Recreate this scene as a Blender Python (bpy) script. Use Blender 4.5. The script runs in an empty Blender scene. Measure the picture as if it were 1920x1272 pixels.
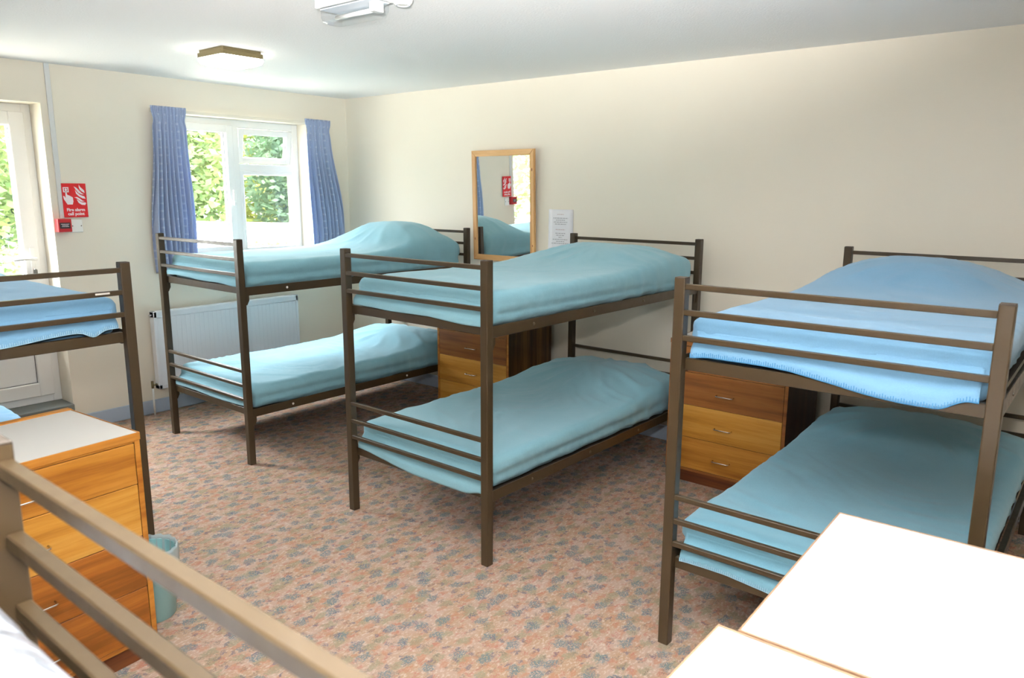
import bpy, bmesh, math, random
import numpy as np
from mathutils import Vector, Matrix, noise

R = math.radians
sc = bpy.context.scene
col = sc.collection
PI = math.pi

# ------------------------------------------------------------------ camera
cam_d = bpy.data.cameras.new('camera'); cam = bpy.data.objects.new('camera', cam_d); col.objects.link(cam)
sc.camera = cam
CAM = Vector((5.4263, -4.388, 1.6254))
yaw, pitch, roll, fpx = .8907, -.1942, .0054, 1412.9
fwd = Vector((-math.cos(yaw)*math.cos(pitch), math.sin(yaw)*math.cos(pitch), math.sin(pitch)))
r_ = fwd.cross(Vector((0, 0, 1))).normalized(); u_ = r_.cross(fwd)
rr = r_*math.cos(roll) + u_*math.sin(roll); uu = -r_*math.sin(roll) + u_*math.cos(roll)
m = Matrix((rr, uu, -fwd)).transposed().to_4x4(); m.translation = CAM
cam.matrix_world = m
cam_d.sensor_width = 36; cam_d.sensor_fit = 'HORIZONTAL'; cam_d.lens = fpx/1920*36
cam_d.clip_start = .03; cam_d.clip_end = 200
cam_d.dof.use_dof = True; cam_d.dof.focus_distance = 3.9; cam_d.dof.aperture_fstop = 6.3

# ------------------------------------------------------------------ view, sky, sun, big lights
vs = sc.view_settings
vs.view_transform = 'Standard'; vs.look = 'None'; vs.gamma = 1; vs.use_curve_mapping = False
vs.exposure = 1.22
w = bpy.data.worlds.new('sky'); sc.world = w; w.use_nodes = True
bg = w.node_tree.nodes['Background']; bg.inputs[0].default_value = (.93, .97, 1, 1); bg.inputs[1].default_value = 1.0
# overcast summer sky: three times brighter overhead than at the horizon
_n = w.node_tree.nodes; _tc = _n.new('ShaderNodeTexCoord'); _sp = _n.new('ShaderNodeSeparateXYZ'); _mr = _n.new('ShaderNodeMapRange')
_mr.inputs[1].default_value = .12; _mr.inputs[2].default_value = .75; _mr.inputs[3].default_value = 5; _mr.inputs[4].default_value = 33
w.node_tree.links.new(_tc.outputs['Generated'], _sp.inputs[0]); w.node_tree.links.new(_sp.outputs[2], _mr.inputs[0]); w.node_tree.links.new(_mr.outputs[0], bg.inputs[1])

def light(name, kind, loc, power, color=(1, 1, 1), target=None, size=1., size_y=None, **kw):
    d = bpy.data.lights.new(name, kind); o = bpy.data.objects.new(name, d); col.objects.link(o)
    o.location = loc; d.energy = power; d.color = color
    if kind == 'AREA':
        d.size = size
        if size_y: d.shape = 'RECTANGLE'; d.size_y = size_y
    elif kind in ('SPOT', 'POINT'): d.shadow_soft_size = size
    if target is not None:
        o.rotation_euler = (Vector(target)-Vector(loc)).to_track_quat('-Z', 'Y').to_euler()
    for k, v in kw.items(): setattr(d, k, v)
    return o
sun = light('sun', 'SUN', (3, -3, 12), 3, (1, .97, .9), target=(0, -1.5, 0)); sun.data.angle = R(2)
# the photographer's flash beside the camera and its bounce off the ceiling behind him
light('camera_flash', 'AREA', (5.42, -4.47, 1.93), 13, (1, .98, .95), target=(2.6, -1.2, .9), size=.10)
bounce = light('bounce_flash', 'SPOT', (5.42, -4.47, 1.70), 720, (1, .985, .96), target=(4.92, -3.95, 2.6), size=.04, spot_size=R(108), spot_blend=.6)
# sky-light portals in the glazed openings
for nm, loc, sx, sy in (('portal_window', (-.20, -1.01, 1.62), 1.18, 1.08), ('portal_door', (-.27, -2.86, 1.54), .66, 1.0)):
    d = bpy.data.lights.new(nm, 'AREA'); o = bpy.data.objects.new(nm, d); col.objects.link(o)
    d.shape = 'RECTANGLE'; d.size = sy; d.size_y = sx; d.cycles.is_portal = True
    o.location = loc; o.rotation_euler = (0, -PI/2, 0)

# ------------------------------------------------------------------ helpers
def link(name, me, mat=None, parent=None):
    o = bpy.data.objects.new(name, me); col.objects.link(o)
    if mat is not None and not me.materials:
        for mm in (mat if isinstance(mat, (list, tuple)) else [mat]): me.materials.append(mm)
    if parent is not None: o.parent = parent
    return o
def fin(name, bm, mat, parent=None, smooth=None):
    me = bpy.data.meshes.new(name)
    bmesh.ops.recalc_face_normals(bm, faces=bm.faces[:])
    if smooth is not None:
        for f in bm.faces: f.smooth = True
        for e in bm.edges:
            if len(e.link_faces) == 2 and e.calc_face_angle(0) > smooth: e.smooth = False
    bm.to_mesh(me); bm.free()
    return link(name, me, mat, parent)
def bx(bm, x0, x1, y0, y1, z0, z1, bev=0., seg=1, mi=0, edges=None):
    r = bmesh.ops.create_cube(bm, size=1)
    vs_ = r['verts']
    for v in vs_:
        v.co = Vector(((x0+x1)/2+v.co.x*(x1-x0), (y0+y1)/2+v.co.y*(y1-y0), (z0+z1)/2+v.co.z*(z1-z0)))
    es = list({e for v in vs_ for e in v.link_edges}); fs = list({f for v in vs_ for f in v.link_faces})
    for f in fs: f.material_index = mi
    if edges: es = [e for e in es if edges(e)]
    if bev > 0 and es:
        q = bmesh.ops.bevel(bm, geom=es, offset=bev, segments=seg, profile=.5, affect='EDGES')
        for f in q['faces']: f.material_index = mi
    return bm
def box(name, x0, x1, y0, y1, z0, z1, mat, parent=None, bev=.002, seg=1, edges=None):
    return fin(name, bx(bmesh.new(), x0, x1, y0, y1, z0, z1, bev, seg, edges=edges), mat, parent)
def tube(bm, pts, rad, n=8, closed=False):
    pts = [Vector(p) for p in pts]; rings = []
    prev = None
    for i, p in enumerate(pts):
        a = pts[max(i-1, 0)]; b = pts[min(i+1, len(pts)-1)]
        t = (b-a).normalized()
        if prev is None: s = t.orthogonal().normalized()
        else: s = (prev - t*prev.dot(t)).normalized()
        prev = s; c = t.cross(s)
        rings.append([bm.verts.new(p + (s*math.cos(k*2*PI/n)+c*math.sin(k*2*PI/n))*rad) for k in range(n)])
    for a, b in zip(rings, rings[1:]):
        for k in range(n):
            f = bm.faces.new((a[k], a[(k+1) % n], b[(k+1) % n], b[k])); f.smooth = True
    bm.faces.new(rings[0][::-1]); bm.faces.new(rings[-1])
    return bm
def lathe(bm, prof, n=32, c=(0, 0, 0), axis='z'):
    rings = []
    for r, h in prof:
        ring = []
        for k in range(n):
            a = 2*PI*k/n
            p = (r*math.cos(a), r*math.sin(a), h) if axis == 'z' else (h, r*math.cos(a), r*math.sin(a))
            ring.append(bm.verts.new(Vector(p)+Vector(c)))
        rings.append(ring)
    for a, b in zip(rings, rings[1:]):
        for k in range(n):
            f = bm.faces.new((a[k], a[(k+1) % n], b[(k+1) % n], b[k])); f.smooth = True
    return rings
def cap(bm, ring): bm.faces.new(ring)
def tag(o, label=None, cat=None, group=None, kind=None):
    if label: o['label'] = label
    if cat: o['category'] = cat
    if group: o['group'] = group
    if kind: o['kind'] = kind
    return o
def empty(name, loc=(0, 0, 0), rz=0.):
    o = bpy.data.objects.new(name, None); col.objects.link(o); o.empty_display_size = .1
    o.location = loc; o.rotation_euler = (0, 0, rz); return o
def copy_tree(o, parent=None):
    c = o.copy(); col.objects.link(c); c.parent = parent
    for ch in list(o.children): copy_tree(ch, c)
    return c
def sst(a, b, x):
    t = min(1, max(0, (x-a)/(b-a))); return t*t*(3-2*t)

# ------------------------------------------------------------------ materials
def lin(r, g, b):
    f = lambda c: (c/255/12.92) if c/255 <= .04045 else ((c/255+.055)/1.055)**2.4
    return (f(r), f(g), f(b), 1)
def mat(name, c, rough=.6, metal=0., spec=.5, **kw):
    mt = bpy.data.materials.new(name); mt.use_nodes = True
    b = mt.node_tree.nodes['Principled BSDF']
    b.inputs['Base Color'].default_value = c; b.inputs['Roughness'].default_value = rough
    b.inputs['Metallic'].default_value = metal; b.inputs['Specular IOR Level'].default_value = spec
    for k, v in kw.items(): b.inputs[k].default_value = v
    return mt
class NT:
    def __init__(s, mt): s.t = mt.node_tree; s.b = s.t.nodes.get('Principled BSDF')
    def n(s, kind, **kw):
        nd = s.t.nodes.new(kind)
        for k, v in kw.items():
            if k.startswith('i_'):
                key = k[2:].replace('_', ' ')
                nd.inputs[int(key) if key.isdigit() else key].default_value = v
            else: setattr(nd, k, v)
        return nd
    def l(s, a, b): s.t.links.new(a, b)
    def coord(s, which='Object', scale=(1, 1, 1), rot=(0, 0, 0), loc=(0, 0, 0)):
        tc = s.n('ShaderNodeTexCoord'); mp = s.n('ShaderNodeMapping')
        mp.inputs['Scale'].default_value = scale; mp.inputs['Rotation'].default_value = rot; mp.inputs['Location'].default_value = loc
        s.l(tc.outputs[which], mp.inputs['Vector']); return mp.outputs[0]
    def noise(s, vec, scale, detail=3, rough=.5):
        nd = s.n('ShaderNodeTexNoise', i_Scale=scale, i_Detail=detail, i_Roughness=rough); s.l(vec, nd.inputs['Vector']); return nd.outputs[0]
    def ramp(s, fac, stops, interp='LINEAR'):
        r = s.n('ShaderNodeValToRGB'); r.color_ramp.interpolation = interp
        el = r.color_ramp.elements
        while len(el) < len(stops): el.new(.5)
        for e, (p, c) in zip(el, stops): e.position = p; e.color = c if len(c) == 4 else (*c, 1)
        s.l(fac, r.inputs[0]); return r.outputs[0]
    def mask(s, fac, a, b):
        mr = s.n('ShaderNodeMapRange', clamp=True); mr.inputs[1].default_value = a; mr.inputs[2].default_value = b
        s.l(fac, mr.inputs[0]); return mr.outputs[0]
    def mth(s, op, a, b=None):
        nd = s.n('ShaderNodeMath', operation=op)
        for i, v in enumerate((a, b)):
            if v is None: continue
            if isinstance(v, (int, float)): nd.inputs[i].default_value = v
            else: s.l(v, nd.inputs[i])
        return nd.outputs[0]
    def mix(s, fac, a, b):
        nd = s.n('ShaderNodeMix', data_type='RGBA')
        for i, v in ((0, fac), (6, a), (7, b)):
            if isinstance(v, (int, float)): nd.inputs[i].default_value = v
            elif isinstance(v, tuple): nd.inputs[i].default_value = v
            else: s.l(v, nd.inputs[i])
        return nd.outputs[2]
    def bump(s, h, strength=.2, dist=.01):
        nd = s.n('ShaderNodeBump', i_Strength=strength, i_Distance=dist); s.l(h, nd.inputs['Height']); s.l(nd.outputs[0], s.b.inputs['Normal'])
    def base(s, c): s.l(c, s.b.inputs['Base Color'])

# painted walls and stippled ceiling
M = {}
m_ = mat('cream_paint', lin(234, 226, 206), .55, spec=.35); t = NT(m_); v = t.coord()
t.bump(t.noise(v, 60, 3), .06, .004)
t.base(t.mix(t.noise(v, 1.3, 2), lin(234, 227, 212), lin(230, 222, 206))); M['wall'] = m_
m_ = mat('ceiling_paint', lin(241, 241, 241), .8, spec=.2); t = NT(m_); v = t.coord()
t.bump(t.noise(v, 90, 4, .6), .35, .006); M['ceiling'] = m_
M['skirting'] = mat('skirting_paint', lin(176, 190, 208), .35)
M['upvc'] = mat('white_upvc', lin(244, 244, 242), .25)
M['gasket'] = mat('dark_gasket', lin(50, 55, 62), .6)
M['step'] = mat('grey_step', lin(112, 116, 114), .6)
M['plastic'] = mat('white_plastic', lin(236, 236, 232), .35)
M['conduit'] = mat('conduit_plastic', lin(214, 215, 214), .45)
M['rad'] = mat('radiator_enamel', lin(226, 230, 236), .3)
M['chrome'] = mat('chrome', lin(225, 222, 218), .18, 1.)
M['brassv'] = mat('dull_brass', lin(128, 116, 84), .4, .6)
M['red'] = mat('sign_red', lin(214, 34, 40), .35)
M['redbox'] = mat('call_point_red', lin(190, 40, 46), .35)
M['signwhite'] = mat('sign_white', lin(238, 228, 232), .5)
M['black'] = mat('black_label', lin(38, 38, 40), .5)
M['paper'] = mat('paper', lin(232, 232, 236), .6)
M['ink'] = mat('faded_ink', lin(178, 178, 182), .7)
M['inkred'] = mat('faded_red_ink', lin(205, 188, 190), .7)
M['laminate'] = mat('white_laminate', lin(232, 230, 227), .42)
M['lamgrey'] = mat('grey_white_laminate', lin(205, 203, 198), .38)
M['ground'] = mat('gravel', lin(136, 133, 122), .9)

# brown bed enamel
m_ = mat('brown_enamel', lin(96, 78, 57), .34, 0., spec=.5); t = NT(m_); v = t.coord('Object')
t.base(t.mix(t.noise(v, 5, 3), lin(62, 49, 31), lin(54, 42, 25)))
t.l(t.ramp(t.noise(v, 30, 4), [(.3, (.3, .3, .3)), (.8, (.46, .46, .46))]), t.b.inputs['Roughness']); M['frame'] = m_
M['deck'] = mat('bed_deck', lin(60, 52, 44), .7)
M['nut'] = mat('pale_nut', lin(225, 222, 214), .35)
M['dullnut'] = mat('painted_bolt', lin(82, 70, 54), .3)

# blankets
def blanket_mat(name, c1, c2):
    m_ = mat(name, c1, .95, spec=.08); t = NT(m_); v = t.coord()
    big = t.noise(v, 3.0, 2); fine = t.noise(v, 260, 3, .7)
    c = t.mix(t.mask(big, .35, .7), c1, c2)
    hi = tuple(min(1, x*1.12) for x in c1[:3])+(1,)
    c = t.mix(t.mth('MULTIPLY', t.mask(fine, .45, .7), .45), c, hi); t.base(c)
    mid = t.noise(v, 22, 3)
    t.bump(t.mth('ADD', t.mth('MULTIPLY', fine, .35), mid), .34, .005)
    t.b.inputs['Sheen Weight'].default_value = .25; t.b.inputs['Sheen Roughness'].default_value = .5
    return m_
M['teal'] = blanket_mat('teal_blue_fleece', lin(137, 184, 198), lin(129, 178, 193))
M['blue'] = blanket_mat('sky_blue_fleece', lin(126, 172, 206), lin(118, 166, 201))
M['mid'] = blanket_mat('mid_blue_fleece', lin(130, 182, 203), lin(122, 176, 198))
M['stitch'] = mat('blanket_stitch', lin(72, 138, 186), .8)
M['stitchpale'] = mat('pale_stitch', lin(165, 205, 225), .8)
m_ = mat('white_mattress_cover', lin(138, 142, 149), .3, spec=.5); t = NT(m_); v = t.coord()
t.bump(t.noise(v, 6, 4, .55), .9, .09); M['cover'] = m_

# woods
def wood(name, dark, mid, lite, axis, seed, rough=.38, sc_=1.):
    dark, mid, lite = (tuple(q_*f_ for q_, f_ in zip(c_[:3], (.76, .74, .72)))+(1,) for c_ in (dark, mid, lite)) if not name.startswith('pine') else (dark, mid, lite)
    m_ = mat(name, mid, rough, spec=.4); t = NT(m_)
    s = {'x': (.8, 9, 14), 'y': (9, .8, 14), 'z': (11, 11, .6)}[axis]
    v = t.coord('Object', tuple(q*sc_ for q in s), loc=(seed*3.1, seed*1.7, seed*2.3))
    n1 = t.noise(v, 1.4, 5, .62); n2 = t.noise(v, 7, 4, .6)
    c = t.ramp(n1, [(.36, dark), (.49, mid), (.63, lite)])
    c = t.mix(t.mth('MULTIPLY', t.mask(n2, .5, .75), .4), c, dark)
    t.base(c); t.bump(n2, .05, .002); return m_
M['oran'] = wood('orange_drawer_veneer', lin(150, 92, 30), lin(184, 122, 44), lin(206, 146, 62), 'x', 1)
M['yell'] = wood('golden_drawer_veneer', lin(176, 118, 40), lin(204, 146, 58), lin(220, 166, 80), 'x', 2)
M['brow'] = wood('brown_drawer_veneer', lin(126, 74, 34), lin(156, 98, 48), lin(172, 114, 60), 'x', 3)
M['rust'] = wood('russet_drawer_veneer', lin(128, 74, 22), lin(160, 96, 34), lin(178, 112, 44), 'x', 4)
M['streak'] = wood('streaked_side_veneer', lin(62, 38, 18), lin(104, 70, 34), lin(140, 100, 50), 'z', 5)
M['darkside'] = wood('dark_side_veneer', lin(52, 32, 22), lin(70, 44, 30), lin(84, 54, 36), 'z', 6)
M['edge'] = wood('wood_edge_band', lin(160, 98, 34), lin(190, 126, 48), lin(205, 142, 62), 'x', 7)
M['plinth'] = wood('red_brown_plinth', lin(86, 44, 20), lin(110, 60, 30), lin(124, 72, 38), 'x', 8)
M['lip'] = wood('brown_lipping', lin(150, 118, 92), lin(172, 138, 108), lin(186, 152, 120), 'x', 9)
M['pine'] = wood('pine', lin(196, 146, 92), lin(218, 172, 116), lin(230, 188, 134), 'z', 10, .45)
M['pineh'] = wood('pine_rail', lin(196, 146, 92), lin(218, 172, 116), lin(230, 188, 134), 'x', 11, .45)
M['knot'] = mat('pine_knot', lin(140, 84, 44), .5)

# carpet
m_ = mat('patterned_carpet', lin(180, 150, 130), .97, spec=.05); t = NT(m_)
v = t.coord('Object', (1, .62, 1)); vi = t.coord('Object', (1, .8, 1))
nz = t.n('ShaderNodeTexNoise', i_Scale=46., i_Detail=4., i_Roughness=.7); t.l(v, nz.inputs['Vector'])
def warp(vec, amt, loc):
    vm = t.n('ShaderNodeVectorMath', operation='MULTIPLY_ADD'); t.l(nz.outputs[1], vm.inputs[0]); vm.inputs[1].default_value = (amt,)*3; t.l(vec, vm.inputs[2])
    v2 = t.n('ShaderNodeVectorMath', operation='ADD'); t.l(vm.outputs[0], v2.inputs[0]); v2.inputs[1].default_value = loc; return v2.outputs[0]
def blobs(scale, rad, soft, loc, rnd=.8, amt=.075, vec=None):
    vo = t.n('ShaderNodeTexVoronoi', i_Scale=scale*1.15, i_Randomness=rnd, voronoi_dimensions='2D'); t.l(warp(vec or v, amt, loc), vo.inputs['Vector'])
    return t.mask(vo.outputs['Distance'], rad+soft, rad-soft)
fine = t.noise(v, 210, 2, .7); fine2 = t.noise(t.coord('Object', (1, .5, 1)), 120, 2, .6); big = t.noise(v, 9, 2)
c = t.mix(t.mask(big, .38, .62), lin(198, 170, 156), lin(190, 158, 134))
c = t.mix(t.mth('MULTIPLY', t.mask(fine2, .52, .62), .7), c, lin(222, 200, 186))
def put(c, mk, colr, k, speck=None):
    f = t.mth('MULTIPLY', mk, k)
    if speck: f = t.mth('MULTIPLY', f, t.mask(fine, *speck))
    return t.mix(f, c, colr)
c = put(c, blobs(15, .22, .05, (3.1, 1.2, 0)), lin(192, 132, 104), .55)
c = put(c, blobs(21, .2, .06, (1.7, 5.2, 0)), lin(186, 118, 108), .6, (.38, .5))
c = put(c, blobs(10.5, .23, .05, (7.7, 2.9, 0)), lin(152, 150, 126), .7, (.36, .46))
c = put(c, blobs(17, .17, .05, (4.4, 8.8, 0)), lin(132, 122, 114), .65, (.40, .5))
c = put(c, blobs(8.2, .24, .06, (9.4, 6.1, 0), vec=vi), lin(212, 210, 200), .5, (.5, .6))
c = put(c, blobs(8.2, .22, .05, (9.4, 6.1, 0), vec=vi), lin(98, 124, 136), .8, (.42, .5))
c = put(c, blobs(12.5, .13, .04, (2.2, 3.3, 0), vec=vi), lin(108, 106, 128), .7, (.38, .48))
mu = t.n('ShaderNodeMix', data_type='RGBA', blend_type='MULTIPLY'); mu.inputs[0].default_value = 1.; t.l(c, mu.inputs[6]); mu.inputs[7].default_value = (.74, .745, .72, 1); c = mu.outputs[2]
t.base(c); t.bump(t.noise(v, 420, 2, .7), .5, .004); M['carpet'] = m_

# curtain fabric: pale motifs printed on blue (cloth coordinates from the UV map, metres)
m_ = mat('blue_curtain_cloth', lin(176, 190, 220), .85, spec=.1); t = NT(m_)
uv = t.coord('UV')
vo = t.n('ShaderNodeTexVoronoi', i_Scale=18., i_Randomness=.12, voronoi_dimensions='2D'); t.l(uv, vo.inputs['Vector'])
dots = t.mask(vo.outputs['Distance'], .17, .10)
vo2 = t.n('ShaderNodeTexVoronoi', i_Scale=60., i_Randomness=.5, voronoi_dimensions='2D'); t.l(uv, vo2.inputs['Vector'])
c = t.mix(t.mth('MULTIPLY', t.mask(vo2.outputs['Distance'], .2, .1), .25), lin(176, 190, 220), lin(200, 212, 236))
c = t.mix(t.mth('MULTIPLY', dots, .45), c, lin(226, 232, 244)); t.base(c)
tr = t.n('ShaderNodeBsdfTranslucent'); t.l(c, tr.inputs[0]); ms = t.n('ShaderNodeMixShader', i_0=.22)
t.l(t.b.outputs[0], ms.inputs[1]); t.l(tr.outputs[0], ms.inputs[2]); t.l(ms.outputs[0], t.t.nodes['Material Output'].inputs[0]); M['curtain'] = m_

def glassy(name, tint=(1, 1, 1, 1), refl=.08, rough=.0):
    m_ = bpy.data.materials.new(name); m_.use_nodes = True; t = NT(m_); t.t.nodes.remove(t.b)
    a = t.n('ShaderNodeBsdfTransparent'); a.inputs[0].default_value = tint
    g = t.n('ShaderNodeBsdfGlossy', i_Roughness=rough); fr = t.n('ShaderNodeLayerWeight', i_Blend=.5)
    k = t.mth('ADD', t.mth('MULTIPLY', t.mth('POWER', fr.outputs[1], 5.), .5), refl-.04); ms = t.n('ShaderNodeMixShader')
    t.l(k, ms.inputs[0]); t.l(a.outputs[0], ms.inputs[1]); t.l(g.outputs[0], ms.inputs[2]); t.l(ms.outputs[0], t.t.nodes['Material Output'].inputs[0]); return m_
M['glass'] = glassy('window_glass')
M['clear'] = glassy('clear_cover', (.97, .98, .99, 1), .10, .08)
m_ = mat('bin_liner', lin(205, 222, 226), .25); t = NT(m_); a_ = t.n('ShaderNodeBsdfTransparent'); ms = t.n('ShaderNodeMixShader', i_0=.55)
t.l(a_.outputs[0], ms.inputs[1]); t.l(t.b.outputs[0], ms.inputs[2]); t.l(ms.outputs[0], t.t.nodes['Material Output'].inputs[0]); M['liner'] = m_
m_ = mat('mirror_silver', (.93, .94, .93, 1), .0, 1.); M['mirror'] = m_
m_ = mat('lit_diffuser', lin(255, 250, 238), .4); m_.node_tree.nodes['Principled BSDF'].inputs['Emission Color'].default_value = (1, .93, .8, 1)
m_.node_tree.nodes['Principled BSDF'].inputs['Emission Strength'].default_value = 6.5; M['lamp'] = m_
m_ = mat('teal_bin_plastic', lin(150, 196, 198), .3); m_.node_tree.nodes['Principled BSDF'].inputs['Transmission Weight'].default_value = .0; M['bin'] = m_
def leafmat(name, a, b):
    m_ = mat(name, a, .6, spec=.3); t = NT(m_); v = t.coord()
    c = t.mix(t.mask(t.noise(v, 1.6, 3), .4, .6), a, b); t.base(c)
    tr = t.n('ShaderNodeBsdfTranslucent'); t.l(c, tr.inputs[0]); ms = t.n('ShaderNodeMixShader', i_0=.45)
    t.l(t.b.outputs[0], ms.inputs[1]); t.l(tr.outputs[0], ms.inputs[2]); t.l(ms.outputs[0], t.t.nodes['Material Output'].inputs[0]); return m_
M['leaf1'] = leafmat('light_leaves', lin(104, 120, 68), lin(84, 106, 64))
M['leaf2'] = leafmat('yellow_leaves', lin(130, 136, 62), lin(104, 118, 62))
M['leaf3'] = leafmat('grey_green_leaves', lin(84, 104, 76), lin(70, 94, 68))
M['bark'] = mat('bark', lin(96, 84, 68), .9)
M['fencewood'] = mat('weathered_fence', lin(84, 90, 74), .8)
M['roof'] = mat('pale_roof', lin(210, 210, 206), .7)

# ------------------------------------------------------------------ the room
ZC = 2.4; RX = 7.4; RY = -6.22; TH = .28
bm = bx(bmesh.new(), -TH, RX+TH, RY-TH, TH, -.12, 0); tag(fin('floor', bm, M['carpet']), kind='structure')
bm = bx(bmesh.new(), -TH, RX+TH, RY-TH, TH, ZC, ZC+.2); tag(fin('ceiling', bm, M['ceiling']), kind='structure')
tag(fin('wall_right', bx(bmesh.new(), -TH, RX+TH, 0, TH, -.1, ZC), M['wall']), kind='structure')
tag(fin('wall_front', bx(bmesh.new(), -TH, RX+TH, RY-TH, RY, -.1, ZC), M['wall']), kind='structure')
tag(fin('wall_back', bx(bmesh.new(), RX, RX+TH, RY, 0, -.1, ZC), M['wall']), kind='structure')
WY0, WY1, WZ0, WZ1 = -1.60, -.42, 1.08, 2.16      # window opening
DY0, DY1, DZ0, DZ1 = -3.32, -2.42, .19, 2.155     # door opening
bm = bmesh.new()
for y0, y1, z0, z1 in ((WY1, 0, -.1, ZC), (WY0, WY1, -.1, WZ0), (WY0, WY1, WZ1, ZC), (DY1, WY0, -.1, ZC), (DY0, DY1, DZ1, ZC), (DY0, DY1, -.1, 0), (RY, DY0, -.1, ZC)):
    bx(bm, -TH, 0, y0, y1, z0, z1)
tag(fin('wall_left', bm, M['wall']), kind='structure')
def base_board(name, x0, x1, y0, y1, nrm):
    tag(box(name, x0, x1, y0, y1, 0, .1, M['skirting'], bev=.004), kind='structure')
base_board('baseboard_left', 0, .016, DY1, -.016, 0)
base_board('baseboard_right', 0, RX, -.016, 0, 0)
base_board('baseboard_front', 0, RX, RY, RY+.016, 0)
base_board('baseboard_left.001', 0, .016, RY+.016, DY0, 0)
# stone step in the door recess
tag(box('trim_1', -TH, .02, DY0, DY1, 0, DZ0, M['step'], bev=.004), kind='structure')

# window
win = tag(empty('window_1', (0, (WY0+WY1)/2, WZ0)), kind='structure')
def wpart(name, x0, x1, y0, y1, z0, z1, mt='upvc', par=None, bev=.003):
    o = box(name, x0, x1, y0, y1, z0, z1, M[mt], None, bev); P = par or win
    o.parent = P; o.matrix_parent_inverse = Matrix.Translation(-Vector(win.location)) if P is win else Matrix.Translation(-Vector(door.location)); return o
def ring(bm, x0, x1, y0, y1, z0, z1, wd, bev=.003):
    bx(bm, x0, x1, y0, y0+wd, z0, z1, bev); bx(bm, x0, x1, y1-wd, y1, z0, z1, bev)
    bx(bm, x0, x1, y0+wd-.002, y1-wd+.002, z0, z0+wd, bev); bx(bm, x0, x1, y0+wd-.002, y1-wd+.002, z1-wd, z1, bev)
def wobj(name, bm, mt, root):
    o = fin(name, bm, M[mt]); o.parent = root; o.matrix_parent_inverse = Matrix.Translation(-Vector(root.location)); return o
FX0, FX1 = -.20, -.13
bm = bmesh.new(); ring(bm, FX0, FX1, WY0, WY1, WZ0, WZ1, .055)
bx(bm, FX0, FX1, -1.035, -.975, WZ0+.05, WZ1-.05, .003); bx(bm, FX0, FX1, -.977, WY1-.053, 1.765, 1.825, .003)
wobj('window_frame', bm, 'upvc', win)
bm = bmesh.new(); ring(bm, FX0+.01, FX1+.018, WY0+.045, -1.03, WZ0+.045, WZ1-.045, .058); wobj('casement_sash', bm, 'upvc', win)
bm = bmesh.new(); ring(bm, -.155, -.148, WY0+.100, -1.085, WZ0+.100, WZ1-.100, .006, 0); wobj('gasket', bm, 'gasket', win)
bm = bmesh.new(); ring(bm, -.155, -.148, -.950, WY1-.062, WZ0+.075, 1.745, .005, 0); wobj('gasket', bm, 'gasket', win)
bm = bmesh.new(); ring(bm, FX0+.01, FX1+.006, -.978, WY1-.05, WZ0+.05, 1.77, .03); wobj('fixed_bead', bm, 'upvc', win)
bm = bmesh.new(); bx(bm, -.162, -.158, WY0+.10, -1.08, WZ0+.10, WZ1-.10); wobj('glass_pane', bm, 'glass', win)
bm = bmesh.new(); bx(bm, -.162, -.158, -.955, WY1-.075, WZ0+.07, 1.75); wobj('glass_pane', bm, 'glass', win)
# top-hung vent, pushed a little open
vent = empty('vent_sash'); vent.parent = win; vent.location = Vector((-.15, 0, 2.105))-Vector(win.location)+Vector((0, 0, 0))
vent.location = Vector((-.15, -.70, 2.10)) - Vector(win.location); vent.rotation_euler = (0, R(9), 0)
bm = bmesh.new(); ring(bm, -.03, .02, -.265, .225, -.27, 0, .045); fin('sash_frame', bm, M['upvc'], vent)
bm = bmesh.new(); ring(bm, .0, .006, -.222, .182, -.228, -.042, .005, 0); fin('gasket', bm, M['gasket'], vent)
bm = bmesh.new(); bx(bm, -.006, -.002, -.225, .185, -.23, -.04); fin('glass_pane', bm, M['glass'], vent)
bm = bmesh.new(); bx(bm, -.13, .03, WY0-.03, WY1+.03, WZ0-.03, WZ0, .005); wobj('window_sill', bm, 'upvc', win)
bm = bmesh.new(); bx(bm, -.112, -.09, -1.065, -1.05, 1.5, 1.62, .003); bx(bm, -.1, -.085, -1.068, -1.047, 1.5, 1.53, .003); wobj('window_handle', bm, 'plastic', win)

# glazed back door in its recess
door = tag(empty('door_1', (0, (DY0+DY1)/2, DZ0)), kind='structure')
bm = bmesh.new(); ring(bm, -.26, -.18, DY0, DY1, DZ0, DZ1, .055); wobj('door_frame', bm, 'upvc', door)
bm = bmesh.new(); L0, L1 = DY0+.045, DY1-.045
for y0, y1, z0, z1 in ((L0, L0+.09, DZ0+.05, DZ1-.05), (L1-.09, L1, DZ0+.05, DZ1-.05), (L0+.088, L1-.088, DZ0+.05, .33), (L0+.088, L1-.088, .93, 1.05), (L0+.088, L1-.088, 2.02, DZ1-.05)):
    bx(bm, -.25, -.165, y0, y1, z0, z1, .004)
wobj('door_leaf', bm, 'upvc', door)
bm = bmesh.new(); bx(bm, -.225, -.2, L0+.08, L1-.08, .32, .94); wobj('lower_panel', bm, 'upvc', door)
bm = bmesh.new(); ring(bm, -.2, -.194, L0+.086, L1-.086, .326, .934, .006, 0); wobj('gasket', bm, 'gasket', door)
bm = bmesh.new(); ring(bm, -.2, -.194, L0+.086, L1-.086, 1.046, 2.024, .006, 0); wobj('gasket', bm, 'gasket', door)
bm = bmesh.new(); bx(bm, -.212, -.208, L0+.08, L1-.08, 1.04, 2.03); wobj('glass_pane', bm, 'glass', door)
bm = bmesh.new(); yh = L1-.045
bx(bm, -.165, -.155, yh-.014, yh+.014, 1.02, 1.24, .004, 2); wobj('handle_plate', bm, 'plastic', door)
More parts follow.
